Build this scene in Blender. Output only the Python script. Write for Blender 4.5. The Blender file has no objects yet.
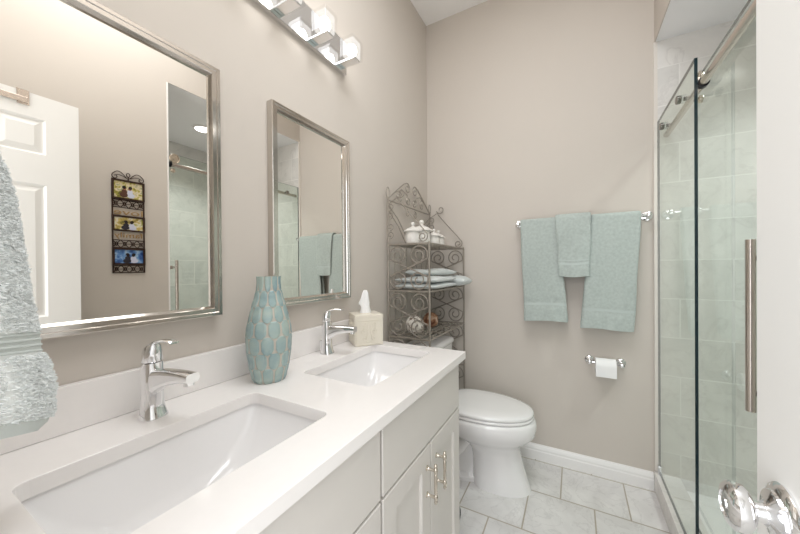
import bpy, bmesh, math, random
from mathutils import Vector, Matrix
random.seed(7)
PI = math.pi
sc = bpy.context.scene
COL = sc.collection

# ------------------------------------------------------------------ camera, light, exposure
CAM = Vector((0.9634, 0.0, 1.2123))
yaw, pitch, roll, FPX = 0.48606, 0.0050, -0.00777, 306.22
fw = Vector((-math.sin(yaw) * math.cos(pitch), math.cos(yaw) * math.cos(pitch), -math.sin(pitch)))
r0 = Vector((math.cos(yaw), math.sin(yaw), 0)); u0 = r0.cross(fw)
rt = r0 * math.cos(roll) + u0 * math.sin(roll); up = -r0 * math.sin(roll) + u0 * math.cos(roll)
cd = bpy.data.cameras.new('camera'); cam = bpy.data.objects.new('camera', cd); COL.objects.link(cam)
cd.sensor_width = 36.0; cd.lens = FPX / 800 * 36.0; cd.shift_x = -0.01498; cd.shift_y = 0.00335; cd.clip_start = 0.01; cd.clip_end = 50
cam.matrix_world = Matrix(((rt.x, up.x, -fw.x, CAM.x), (rt.y, up.y, -fw.y, CAM.y), (rt.z, up.z, -fw.z, CAM.z), (0, 0, 0, 1)))
sc.camera = cam

w = bpy.data.worlds.new('world'); sc.world = w; w.use_nodes = True
w.node_tree.nodes['Background'].inputs[0].default_value = (0.97, 0.985, 1.0, 1)
w.node_tree.nodes['Background'].inputs[1].default_value = 0.9

def area(name, loc, rot, sx, sy, power, col):
    l = bpy.data.lights.new(name, 'AREA'); l.shape = 'RECTANGLE'; l.size = sx; l.size_y = sy
    l.energy = power; l.color = col
    o = bpy.data.objects.new(name, l); COL.objects.link(o); o.location = loc; o.rotation_euler = rot
    return o
area('ceiling_fill', (0.84, 0.6, 2.97), (0, 0, 0), 0.85, 1.0, 16, (0.94, 0.97, 1.0))  # added soft fill lamp under the closed ceiling, out of view
area('doorway_fill', (0.90, -0.45, 1.35), (math.radians(90), 0, 0), 0.55, 1.7, 10, (0.93, 0.965, 1.0))  # added fill panel behind the camera, evens out the room's brightness
area('shower_light_lamp', (1.85, 1.49, 2.395), (0, 0, 0), 0.12, 0.12, 5.5, (0.97, 0.985, 1.0)).data.spread = math.radians(115)
sc.view_settings.view_transform = 'Standard'; sc.view_settings.look = 'None'
sc.view_settings.exposure = 0.27; sc.view_settings.gamma = 1.0; sc.view_settings.use_curve_mapping = False

# ------------------------------------------------------------------ materials
def srgb(r, g, b):
    f = lambda c: (c / 255 / 12.92) if c / 255 <= 0.04045 else ((c / 255 + 0.055) / 1.055) ** 2.4
    return (f(r), f(g), f(b), 1)

class NT:
    def __init__(s, name):
        s.m = bpy.data.materials.new(name); s.m.use_nodes = True; s.t = s.m.node_tree; s.t.nodes.clear()
        s.out = s.t.nodes.new('ShaderNodeOutputMaterial')
    def n(s, typ, **kw):
        nd = s.t.nodes.new(typ)
        for k, v in kw.items():
            if k.startswith('i_'): nd.inputs[k[2:].replace('_', ' ')].default_value = v
            else: setattr(nd, k, v)
        return nd
    def l(s, a, ao, b, bi): s.t.links.new(a.outputs[ao], b.inputs[bi])

def mat(name, c, rough=0.5, metal=0.0, bump=0.0, bscale=100.0, var=0.0, vscale=5.0, spec=0.5, sheen=0.0, coat=0.0, detail=2.0, emit=None, es=0.0):
    t = NT(name); p = t.n('ShaderNodeBsdfPrincipled'); t.l(p, 0, t.out, 0)
    p.inputs['Base Color'].default_value = c; p.inputs['Roughness'].default_value = rough; p.inputs['Metallic'].default_value = metal
    p.inputs['Specular IOR Level'].default_value = spec
    if sheen: p.inputs['Sheen Weight'].default_value = sheen
    if coat: p.inputs['Coat Weight'].default_value = coat
    if emit: p.inputs['Emission Color'].default_value = emit; p.inputs['Emission Strength'].default_value = es
    tc = t.n('ShaderNodeTexCoord')
    if var:
        nz = t.n('ShaderNodeTexNoise', i_Scale=vscale, i_Detail=4.0); t.l(tc, 'Object', nz, 'Vector')
        mx = t.n('ShaderNodeMix', data_type='RGBA'); 
        mx.inputs[6].default_value = tuple(x * (1 - var) for x in c[:3]) + (1,); mx.inputs[7].default_value = tuple(min(1, x * (1 + var)) for x in c[:3]) + (1,)
        t.l(nz, 0, mx, 0); t.l(mx, 2, p, 'Base Color')
    if bump:
        nz = t.n('ShaderNodeTexNoise', i_Scale=bscale, i_Detail=detail); t.l(tc, 'Object', nz, 'Vector')
        b = t.n('ShaderNodeBump', i_Strength=bump, i_Distance=0.002); t.l(nz, 0, b, 'Height'); t.l(b, 0, p, 'Normal')
    return t.m

def tile_mat(name, ax, bw, bh, off, org, c1, c2, vein, grout, mortar=0.003, rough=0.25, vscale=3.0):
    """running-bond stone tile; ax = the two object axes across the surface, org = where a joint falls"""
    t = NT(name); p = t.n('ShaderNodeBsdfPrincipled', i_Roughness=rough); t.l(p, 0, t.out, 0)
    tc = t.n('ShaderNodeTexCoord'); sp = t.n('ShaderNodeSeparateXYZ'); t.l(tc, 'Object', sp, 0)
    cb = t.n('ShaderNodeCombineXYZ')
    for k in (0, 1):
        ad = t.n('ShaderNodeMath', operation='SUBTRACT'); t.l(sp, ax[k], ad, 0); ad.inputs[1].default_value = org[k] - 10 * (bw if k == 0 else bh)
        t.l(ad, 0, cb, k)
    br = t.n('ShaderNodeTexBrick', offset=off, offset_frequency=2, squash=1.0)
    t.l(cb, 0, br, 'Vector')
    br.inputs['Scale'].default_value = 1; br.inputs['Brick Width'].default_value = bw; br.inputs['Row Height'].default_value = bh
    br.inputs['Mortar Size'].default_value = mortar; br.inputs['Mortar Smooth'].default_value = 0.1; br.inputs['Bias'].default_value = 0
    br.inputs['Color1'].default_value = (0, 0, 0, 1); br.inputs['Color2'].default_value = (1, 1, 1, 1); br.inputs['Mortar'].default_value = (0.5, 0.5, 0.5, 1)
    ml = t.n('ShaderNodeMath', operation='MULTIPLY'); t.l(br, 'Color', ml, 0); ml.inputs[1].default_value = 40
    nz = t.n('ShaderNodeTexNoise', noise_dimensions='4D', i_Scale=vscale, i_Detail=6.0, i_Roughness=0.6, i_Distortion=0.6)
    t.l(tc, 'Object', nz, 'Vector'); t.l(ml, 0, nz, 'W')
    rp = t.n('ShaderNodeValToRGB'); e = rp.color_ramp.elements
    e[0].position = 0.32; e[0].color = c1; e[1].position = 0.68; e[1].color = c2; t.l(nz, 0, rp, 0)
    nv = t.n('ShaderNodeTexNoise', noise_dimensions='4D', i_Scale=vscale * 1.3, i_Detail=5.0, i_Roughness=0.55, i_Distortion=1.6)
    t.l(tc, 'Object', nv, 'Vector'); t.l(ml, 0, nv, 'W')
    rv = t.n('ShaderNodeValToRGB'); e = rv.color_ramp.elements
    e[0].position = 0.475; e[0].color = (0, 0, 0, 1); e[1].position = 0.5; e[1].color = (1, 1, 1, 1)
    e2 = rv.color_ramp.elements.new(0.525); e2.color = (0, 0, 0, 1); t.l(nv, 0, rv, 0)
    mv = t.n('ShaderNodeMath', operation='MULTIPLY'); t.l(rv, 0, mv, 0); mv.inputs[1].default_value = 0.28
    mx = t.n('ShaderNodeMix', data_type='RGBA'); t.l(mv, 0, mx, 0); t.l(rp, 0, mx, 6); mx.inputs[7].default_value = vein
    mg = t.n('ShaderNodeMix', data_type='RGBA'); t.l(br, 'Fac', mg, 0); t.l(mx, 2, mg, 6); mg.inputs[7].default_value = grout
    t.l(mg, 2, p, 'Base Color')
    iv = t.n('ShaderNodeMath', operation='SUBTRACT'); iv.inputs[0].default_value = 1; t.l(br, 'Fac', iv, 1)
    b = t.n('ShaderNodeBump', i_Strength=0.5, i_Distance=0.002); t.l(iv, 0, b, 'Height'); t.l(b, 0, p, 'Normal')
    return t.m

def pane_mat(name, tint, ior=1.5):
    t = NT(name)
    tr = t.n('ShaderNodeBsdfTransparent'); tr.inputs[0].default_value = tint
    gl = t.n('ShaderNodeBsdfGlossy'); gl.inputs['Roughness'].default_value = 0.0; gl.inputs[0].default_value = (1, 1, 1, 1)
    fr = t.n('ShaderNodeFresnel', i_IOR=ior); ge = t.n('ShaderNodeNewGeometry')
    iv = t.n('ShaderNodeMath', operation='SUBTRACT'); iv.inputs[0].default_value = 1; t.l(ge, 'Backfacing', iv, 1)
    ml = t.n('ShaderNodeMath', operation='MULTIPLY'); t.l(fr, 0, ml, 0); t.l(iv, 0, ml, 1)
    mx = t.n('ShaderNodeMixShader'); t.l(ml, 0, mx, 0); t.l(tr, 0, mx, 1); t.l(gl, 0, mx, 2); t.l(mx, 0, t.out, 0)
    return t.m

def ramp_mat(name, stops, scale, rough=0.4, dist=0.5):
    t = NT(name); p = t.n('ShaderNodeBsdfPrincipled', i_Roughness=rough); t.l(p, 0, t.out, 0)
    tc = t.n('ShaderNodeTexCoord'); nz = t.n('ShaderNodeTexNoise', i_Scale=scale, i_Detail=4.0, i_Distortion=dist); t.l(tc, 'Object', nz, 'Vector')
    rp = t.n('ShaderNodeValToRGB'); t.l(nz, 0, rp, 0); e = rp.color_ramp.elements
    e[0].position, e[0].color = stops[0]; e[1].position, e[1].color = stops[-1]
    for q, c in stops[1:-1]:
        x = e.new(q); x.color = c
    t.l(rp, 0, p, 'Base Color')
    return t.m

WALL = mat('greige_paint', srgb(209, 201, 192), 0.75, bump=0.05, bscale=300, spec=0.25)
CEIL = mat('ceiling_paint', srgb(248, 246, 244), 0.85, spec=0.2)
SHCEIL = mat('shower_ceiling_paint', srgb(246, 246, 246), 0.8, spec=0.2)
TRIM = mat('white_trim_paint', srgb(243, 241, 239), 0.35)
DOORW = mat('white_door_paint', srgb(243, 242, 239), 0.4)
CAB = mat('cabinet_paint', srgb(216, 211, 205), 0.38)
QUARTZ = mat('white_quartz', srgb(243, 239, 236), 0.12, var=0.015, vscale=60)
PORC = mat('white_porcelain', srgb(240, 238, 237), 0.08, coat=0.3)
CHROME = mat('polished_chrome', (0.86, 0.86, 0.87, 1), 0.05, 1.0)
STEEL = mat('satin_nickel_frame', (0.60, 0.57, 0.53, 1), 0.12, 1.0)
NICKEL = mat('brushed_nickel', (0.60, 0.54, 0.49, 1), 0.26, 1.0)
CHAMP = mat('champagne_nickel', (0.66, 0.60, 0.52, 1), 0.2, 1.0)
DARK = mat('dark_metal', (0.02, 0.02, 0.025, 1), 0.3, 0.6)
GUN = mat('dark_nickel', (0.30, 0.28, 0.26, 1), 0.2, 1.0)
MIRROR = mat('mirror_silver', (0.90, 0.88, 0.84, 1), 0.0, 1.0)
PEWTER = mat('pewter_wire', srgb(160, 152, 142), 0.40, 0.40, var=0.2, vscale=60)
TERRY = mat('aqua_terry', srgb(183, 192, 187), 0.95, bump=1.0, bscale=420, var=0.22, vscale=75, spec=0.1, sheen=0.3)
TERRYB = mat('aqua_terry_border', srgb(190, 199, 195), 0.9, bump=0.3, bscale=250, spec=0.1, sheen=0.2)
TERRYS = mat('pale_aqua_shag', srgb(244, 247, 246), 0.95, var=0.03, vscale=60, spec=0.1, sheen=0.3)
TERRYP = mat('pale_aqua_terry', srgb(216, 221, 219), 0.95, bump=0.9, bscale=350, var=0.08, vscale=50, spec=0.1, sheen=0.3)
CERAM = mat('cream_ceramic', srgb(228, 221, 206), 0.35, bump=0.15, bscale=80)
JAR = mat('white_stoneware', srgb(236, 232, 226), 0.4, var=0.08, vscale=40)
PAPER = mat('white_paper', srgb(245, 244, 243), 0.9, bump=0.2, bscale=200, spec=0.1)
GLAZE = ramp_mat('aqua_glaze', [(0.3, srgb(132, 157, 162)), (0.5, srgb(155, 175, 173)), (0.7, srgb(170, 184, 175))], 16, 0.22)
GROOVE = mat('taupe_clay', srgb(186, 180, 168), 0.6)
GLASS = pane_mat('shower_glass', (0.925, 0.962, 0.935, 1))
GEDGE = mat('glass_edge', (0.006, 0.022, 0.03, 1), 0.08, coat=0.5)
CUBEG = pane_mat('crystal_glass', (0.97, 0.97, 0.97, 1), 1.45)
GLOW = mat('lamp_glow', (1, 1, 1, 1), 0.5, emit=(1.0, 0.95, 0.88, 1), es=14.0)
def frost_mat():
    t = NT('frosted_crystal'); tr = t.n('ShaderNodeBsdfTransparent'); em = t.n('ShaderNodeEmission', i_Strength=0.95); em.inputs[0].default_value = (1.0, 0.96, 0.91, 1)
    mx = t.n('ShaderNodeMixShader'); mx.inputs[0].default_value = 0.42; t.l(tr, 0, mx, 1); t.l(em, 0, mx, 2); t.l(mx, 0, t.out, 0); return t.m
FROST = frost_mat()
LED = mat('recessed_led', (1, 1, 1, 1), 0.5, emit=(1.0, 0.97, 0.93, 1), es=6.0)
BRONZE = mat('bronze_frame', srgb(58, 38, 28), 0.45, 0.3)
GOLDW = mat('gold_wood_letters', srgb(176, 146, 104), 0.5)
RUBBER = mat('black_rubber', (0.015, 0.015, 0.015, 1), 0.5)
BALLW = ramp_mat('white_woven_ball', [(0.4, srgb(120, 100, 85)), (0.5, srgb(232, 224, 214)), (0.7, srgb(245, 240, 233))], 55, 0.7)
BALLB = ramp_mat('brown_woven_ball', [(0.35, srgb(110, 66, 44)), (0.55, srgb(176, 134, 104)), (0.75, srgb(228, 214, 198))], 30, 0.7)
SKIN = mat('photo_skin', srgb(170, 110, 90), 0.4); HAIRD = mat('photo_dark', srgb(34, 24, 24), 0.4)
SHIRT = mat('photo_white_shirt', srgb(214, 218, 238), 0.4)
PIC = [ramp_mat('photo_garden', [(0.3, srgb(70, 80, 40)), (0.45, srgb(180, 170, 70)), (0.55, srgb(236, 220, 190)), (0.7, srgb(120, 140, 90))], 45),
       ramp_mat('photo_autumn', [(0.3, srgb(120, 110, 50)), (0.45, srgb(214, 190, 110)), (0.55, srgb(236, 232, 214)), (0.7, srgb(176, 170, 80))], 40),
       ramp_mat('photo_lake', [(0.3, srgb(30, 60, 130)), (0.5, srgb(92, 140, 200)), (0.6, srgb(170, 200, 226)), (0.75, srgb(40, 80, 130))], 40)]
FLOORM = tile_mat('floor_marble_tile', (0, 1), 0.305, 0.285, 0.5, (0.744, 1.482 + 0.285), srgb(206, 203, 201), srgb(232, 230, 228), srgb(176, 172, 170), srgb(176, 166, 152), 0.0035, 0.28, 5)
TILEX = tile_mat('shower_tile_end', (0, 2), 0.41, 0.205, 0.5, (1.455, 0.22), srgb(214, 212, 208), srgb(238, 235, 231), srgb(190, 186, 182), srgb(240, 238, 234), 0.003, 0.15, 3)
TILEY = tile_mat('shower_tile_side', (1, 2), 0.44, 0.235, 0.5, (1.455, 0.13), srgb(208, 208, 205), srgb(234, 232, 228), srgb(184, 182, 178), srgb(236, 234, 230), 0.003, 0.15, 3)
CURBM = tile_mat('curb_marble', (1, 2), 0.61, 0.5, 0.0, (1.47, -0.2), srgb(208, 203, 198), srgb(230, 226, 222), srgb(182, 176, 172), srgb(190, 184, 176), 0.002, 0.25, 5)

# ------------------------------------------------------------------ mesh builder
OFF = {}
class MB:
    def __init__(s): s.b = bmesh.new()
    def face(s, vs, m=0):
        try: f = s.b.faces.new(vs); f.material_index = m; return f
        except ValueError: return None
    def v(s, *p): return s.b.verts.new(p)
    def grid(s, rows, m=0, cu=False, cv=False):
        """rows: list of lists of points; cu closes around a row, cv closes row-to-row"""
        V = [[s.b.verts.new(p) for p in r] for r in rows]; n = len(V); k = len(V[0])
        for i in range(n if cv else n - 1):
            for j in range(k if cu else k - 1):
                mi = m(i, j) if callable(m) else m
                s.face((V[i][j], V[i][(j + 1) % k], V[(i + 1) % n][(j + 1) % k], V[(i + 1) % n][j]), mi)
        return V
    def loft(s, rings, m=0, cap=True):
        V = s.grid(rings, m, cu=True)
        if cap:
            mi = m if not callable(m) else 0
            s.face(list(reversed(V[0])), mi); s.face(V[-1], mi)
        return V
    def box(s, a, b, m=0, mx=None):
        x0, y0, z0 = a; x1, y1, z1 = b
        P = [(x0, y0, z0), (x1, y0, z0), (x1, y1, z0), (x0, y1, z0), (x0, y0, z1), (x1, y0, z1), (x1, y1, z1), (x0, y1, z1)]
        if mx: P = [mx @ Vector(p) for p in P]
        V = [s.b.verts.new(p) for p in P]
        for q in ((3, 2, 1, 0), (4, 5, 6, 7), (0, 1, 5, 4), (1, 2, 6, 5), (2, 3, 7, 6), (3, 0, 4, 7)):
            s.face([V[i] for i in q], m(q) if callable(m) else m)
    def tube(s, pts, r, n=8, m=0, closed=False, cap=True):
        pts = [Vector(p) for p in pts]; N = len(pts)
        rr = r if isinstance(r, (list, tuple)) else [r] * N
        up_ = None; rings = []
        for i, p in enumerate(pts):
            if closed: d = pts[(i + 1) % N] - pts[i - 1]
            else: d = pts[min(i + 1, N - 1)] - pts[max(i - 1, 0)]
            if d.length < 1e-9: d = Vector((0, 0, 1))
            d.normalize()
            if up_ is None:
                up_ = Vector((0, 0, 1)) if abs(d.z) < 0.9 else Vector((1, 0, 0))
            up_ = up_ - d * up_.dot(d)
            if up_.length < 1e-6: up_ = d.orthogonal()
            up_.normalize(); sd = d.cross(up_)
            rings.append([p + (up_ * math.cos(2 * PI * k / n) + sd * math.sin(2 * PI * k / n)) * rr[i] for k in range(n)])
        if closed: s.grid(rings, m, cu=True, cv=True)
        else: s.loft(rings, m, cap)
    def lathe(s, prof, c=(0, 0, 0), axis='z', n=32, m=0, cap=True):
        """prof: (radius, height) pairs"""
        c = Vector(c); rings = []
        for r, h in prof:
            ring = []
            for k in range(n):
                a = 2 * PI * k / n; p, q = r * math.cos(a), r * math.sin(a)
                if axis == 'z': ring.append(c + Vector((p, q, h)))
                elif axis == 'x': ring.append(c + Vector((h, p, q)))
                elif axis == '-x': ring.append(c + Vector((-h, -p, q)))
                else: ring.append(c + Vector((q, h, p)))
            rings.append(ring)
        s.loft(rings, m, cap)
    def sphere(s, c, r, n=16, m=0, sx=1, sy=1, sz=1):
        rows = []
        for i in range(1, n):
            t = PI * i / n
            rows.append([(c[0] + sx * r * math.sin(t) * math.cos(2 * PI * k / (2 * n)), c[1] + sy * r * math.sin(t) * math.sin(2 * PI * k / (2 * n)), c[2] - sz * r * math.cos(t)) for k in range(2 * n)])
        s.loft(rows, m)
    def prism(s, poly, f0, f1, m=0):
        """poly: 2-D outline; f0/f1 map (u, v) to the two end points"""
        A = [s.b.verts.new(f0(*p)) for p in poly]; B = [s.b.verts.new(f1(*p)) for p in poly]; n = len(poly)
        s.face(list(reversed(A)), m); s.face(B, m)
        for i in range(n): s.face((A[i], A[(i + 1) % n], B[(i + 1) % n], B[i]), m)
    def build(s, name, mats, parent=None, smooth=True, bevel=0.0, ang=35, sub=0, seg=2):
        off = Vector((0, 0, 0)); q = parent
        while q is not None:
            if q.name in OFF: off = OFF[q.name]
            q = q.parent
        bmesh.ops.recalc_face_normals(s.b, faces=s.b.faces)
        me = bpy.data.meshes.new(name)
        if off.length: bmesh.ops.translate(s.b, vec=-off, verts=s.b.verts)
        s.b.to_mesh(me); s.b.free()
        for x in (mats if isinstance(mats, (list, tuple)) else [mats]): me.materials.append(x)
        if smooth:
            for f in me.polygons: f.use_smooth = True
            me.set_sharp_from_angle(angle=math.radians(ang))
        o = bpy.data.objects.new(name, me); COL.objects.link(o)
        if parent is not None: o.parent = parent
        if bevel:
            bv = o.modifiers.new('bevel', 'BEVEL'); bv.width = bevel; bv.segments = seg; bv.limit_method = 'ANGLE'; bv.angle_limit = math.radians(40); bv.harden_normals = False
        if sub:
            sm = o.modifiers.new('subsurf', 'SUBSURF'); sm.levels = sub; sm.render_levels = sub
        return o

def tag(o, label, cat, group=None):
    o['label'] = label; o['category'] = cat
    if group: o['group'] = group
    return o
def thing(name, label, cat, loc, group=None, local=False, rz=0.0):
    """an Empty at the thing's base; local=True when its parts are modelled around the origin"""
    o = bpy.data.objects.new(name, None); COL.objects.link(o); o.location = loc; o.rotation_euler = (0, 0, rz); o.empty_display_size = 0.05
    if not local: OFF[o.name] = Vector(loc)
    return tag(o, label, cat, group)
def struct(o):
    o['kind'] = 'structure'; return o
def dup(root, loc, label, rz=None):
    r = root.copy(); COL.objects.link(r); r.location = loc; r['label'] = label
    if rz is not None: r.rotation_euler = (0, 0, rz)
    for ch in list(root.children):
        c = ch.copy(); COL.objects.link(c); c.parent = r
        for g in list(ch.children):
            d = g.copy(); COL.objects.link(d); d.parent = c
    return r
def smoothstep(a, b, x):
    t = max(0.0, min(1.0, (x - a) / (b - a))); return t * t * (3 - 2 * t)
def interp(tab, x):
    for (a, va), (b, vb) in zip(tab, tab[1:]):
        if x <= b: 
            t = 0 if b == a else max(0, (x - a) / (b - a)); return va + (vb - va) * t
    return tab[-1][1]
def crom(pts, k=8):
    pts = [Vector(p) for p in pts]; P = [pts[0]] + pts + [pts[-1]]; out = []
    for i in range(1, len(P) - 2):
        for j in range(k):
            t = j / k; a, b, c, d = P[i - 1], P[i], P[i + 1], P[i + 2]
            out.append(0.5 * ((2 * b) + (c - a) * t + (2 * a - 5 * b + 4 * c - d) * t * t + (3 * b - a - 3 * c + d) * t ** 3))
    out.append(pts[-1]); return out
def spiral(cu, cv, ra, rb, a0, a1, n=28):
    return [(cu + (ra + (rb - ra) * i / n) * math.cos(math.radians(a0 + (a1 - a0) * i / n)), cv + (ra + (rb - ra) * i / n) * math.sin(math.radians(a0 + (a1 - a0) * i / n))) for i in range(n + 1)]

# ------------------------------------------------------------------ the room
D, XR, ZC, ZH, Y0, XS, YO = 2.079, 1.352, 3.013, 2.414, 0.0, 2.38, 1.004
b = MB(); b.box((-0.1, -1.3, -0.05), (1.46, 2.18, 0)); struct(b.build('floor', FLOORM, smooth=False))
b = MB(); b.box((-0.1, Y0 - 0.12, ZC), (1.46, 2.18, ZC + 0.05)); struct(b.build('ceiling', CEIL, smooth=False))
b = MB(); b.box((-0.1, Y0 - 0.12, 0), (0, 2.18, ZC)); struct(b.build('wall_left', WALL, smooth=False))
b = MB(); b.box((0, D, 0), (1.36, D + 0.1, ZC)); struct(b.build('wall_back', WALL, smooth=False))
b = MB(); b.box((XR, Y0 - 0.12, 0), (XR + 0.1, YO, ZC)); struct(b.build('wall_right', WALL, smooth=False))
b = MB(); b.box((XR, YO, ZH), (XR + 0.004, D, ZH + 0.05)); b.box((XR, YO, ZH + 0.05), (XR + 0.1, D + 0.1, ZC)); struct(b.build('wall_header', WALL, smooth=False))
DX0, DX1 = 0.62, 1.176
b = MB(); b.box((0, Y0 - 0.12, 0), (DX0, Y0, ZC)); b.box((DX1, Y0 - 0.12, 0), (XR, Y0, ZC)); b.box((DX0, Y0 - 0.12, 2.03), (DX1, Y0, ZC))
struct(b.build('wall_front', WALL, smooth=False))
# shower enclosure
b = MB(); b.box((1.364, D - 0.008, 0), (XS + 0.1, D + 0.1, ZH)); struct(b.build('wall_shower_end', TILEX, smooth=False))
b = MB(); b.box((XS, 0.90, 0), (XS + 0.1, D - 0.008, ZH)); struct(b.build('wall_shower_side', TILEY, smooth=False))
b = MB(); b.box((XR + 0.1, 0.80, 0), (XS + 0.1, 0.90, ZH)); struct(b.build('wall_shower_near', TILEX, smooth=False))
b = MB(); b.box((XR + 0.0045, YO, ZH), (XR + 0.1, D - 0.0085, ZH + 0.0495)); b.box((XR + 0.1, 0.80, ZH), (XS + 0.1, D + 0.1, ZH + 0.05));  struct(b.build('ceiling_shower', SHCEIL, smooth=False))
b = MB(); b.box((1.452, 0.90, 0.0), (XS, D - 0.008, 0.04)); struct(b.build('floor_shower', PORC, smooth=False))
b = MB(); b.box((1.343, YO, 0), (1.452, D - 0.0085, 0.105)); struct(b.build('trim_1', CURBM, smooth=False, bevel=0.003))
b = MB(); b.box((1.347, D - 0.012, 0.107), (1.3635, D, ZH - 0.002)); struct(b.build('trim_2', mat('white_tile_edge', srgb(226, 220, 212), 0.3), smooth=False))
b = MB(); b.box((1.350, YO, 0.107), (1.454, YO + 0.008, ZH - 0.002)); struct(b.build('trim_3', TRIM, smooth=False))
# baseboards
def base_prof(): return [(0, 0), (0.014, 0), (0.014, 0.052), (0.012, 0.058), (0.012, 0.068), (0.008, 0.082), (0.004, 0.09), (0.004, 0.093), (0, 0.093)]
b = MB(); b.prism(base_prof(), lambda u, v: (0.0, D - u, v), lambda u, v: (1.3425, D - u, v)); struct(b.build('baseboard_back', TRIM, smooth=False))
b = MB(); b.prism(base_prof(), lambda u, v: (u, 1.21, v), lambda u, v: (u, D - 0.015, v)); struct(b.build('baseboard_left', TRIM, smooth=False))
b = MB(); b.prism(base_prof(), lambda u, v: (XR - u, Y0, v), lambda u, v: (XR - u, YO - 0.002, v)); struct(b.build('baseboard_right', TRIM, smooth=False))
# door casing around the opening the photo is taken from
b = MB()
b.box((DX0 - 0.065, Y0, 0), (DX0, Y0 + 0.014, 2.095)); b.box((DX1 + 0.04, Y0, 0), (DX1 + 0.10, Y0 + 0.014, 2.095)); b.box((DX0, Y0, 2.03), (DX1 + 0.04, Y0 + 0.014, 2.095))
struct(b.build('trim_4', TRIM, smooth=False, bevel=0.003))

# ------------------------------------------------------------------ open six-panel door
dx0, dx1, dy0, dy1, dz0, dz1 = 1.174, 1.209, -0.04, 0.562, 0.012, 1.998
door = struct(bpy.data.objects.new('door_1', None)); COL.objects.link(door); door.location = (1.19, -0.04, 0.012); OFF[door.name] = Vector(door.location)
b = MB()
ys = [dy0, dy0 + 0.105, dy0 + 0.251, dy0 + 0.351, dy1 - 0.105, dy1]
zs = [dz0, 0.22, 0.80, 1.005, 1.60, 1.735, 1.893, dz1]
for side, xx, sg in ((0, dx0, 1), (1, dx1, -1)):
    for i in range(5):
        for j in range(7):
            a0, a1, c0, c1 = ys[i], ys[i + 1], zs[j], zs[j + 1]
            if i in (1, 3) and j in (1, 3, 5):
                def ring(ins, dep): return [(xx + sg * dep, a0 + ins, c0 + ins), (xx + sg * dep, a1 - ins, c0 + ins), (xx + sg * dep, a1 - ins, c1 - ins), (xx + sg * dep, a0 + ins, c1 - ins)]
                b.loft([ring(0, 0), ring(0.008, 0.008), ring(0.014, 0.008), ring(0.034, 0.001)], 0, cap=False)
                b.face([b.v(*p) for p in ring(0.034, 0.001)])
            else:
                b.face([b.v(xx, a0, c0), b.v(xx, a1, c0), b.v(xx, a1, c1), b.v(xx, a0, c1)])
E4 = [(dy0, dz0), (dy1, dz0), (dy1, dz1), (dy0, dz1)]
for k in range(4):
    p, q = E4[k], E4[(k + 1) % 4]
    b.face([b.v(dx0, *p), b.v(dx1, *p), b.v(dx1, *q), b.v(dx0, *q)])
bmesh.ops.remove_doubles(b.b, verts=b.b.verts, dist=1e-5)
b.build('door_slab', DOORW, door, smooth=False)
b = MB(); KC = (dx0, 0.499, 0.927)
b.lathe([(0.035, 0), (0.036, 0.003), (0.034, 0.006), (0.027, 0.009), (0.026, 0.012), (0.016, 0.015), (0.013, 0.018)], KC, '-x', 40)
ros = b.build('rosette', CHROME, door)
b = MB(); b.lathe([(0.011, 0.012), (0.0105, 0.026), (0.0130, 0.028), (0.019, 0.030), (0.0245, 0.0345), (0.0265, 0.040), (0.0258, 0.046), (0.0215, 0.0505), (0.014, 0.0525), (0.0135, 0.051), (0.006, 0.051), (0.0055, 0.0525), (0.001, 0.0525)], KC, '-x', 40)
b.build('door_knob', CHROME, door)
b = MB()
b.lathe([(0.030, 0), (0.029, 0.006), (0.010, 0.012), (0.010, 0.03), (0.024, 0.036), (0.025, 0.05), (0.012, 0.056)], (dx1, 0.506, 0.93), 'x', 32)
b.build('door_knob', CHROME, door)
b = MB(); b.box((dx0 + 0.006, dy1, 0.88), (dx1 - 0.006, dy1 + 0.001, 0.98)); b.box((dx0 + 0.011, dy1, 0.918), (dx1 - 0.011, dy1 + 0.005, 0.943)); b.build('latch', CHROME, door, smooth=False)

hook = thing('over_door_rack', 'flat nickel over-door bar hooked on top of the open white door', 'hanger', (1.17, 0.2, 1.998))
b = MB(); b.box((1.165, 0.02, 1.945), (1.169, 0.405, 1.970)); b.build('bar', NICKEL, hook, smooth=False, bevel=0.001)
for yy in (0.07, 0.375):
    b = MB(); b.box((1.1695, yy, 1.938), (1.1725, yy + 0.035, 1.9995)); b.box((1.1695, yy, 1.9995), (1.2125, yy + 0.035, 2.0015)); b.box((1.2105, yy, 1.96), (1.2125, yy + 0.035, 1.9995)); b.build('clip', NICKEL, hook, smooth=False)

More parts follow.
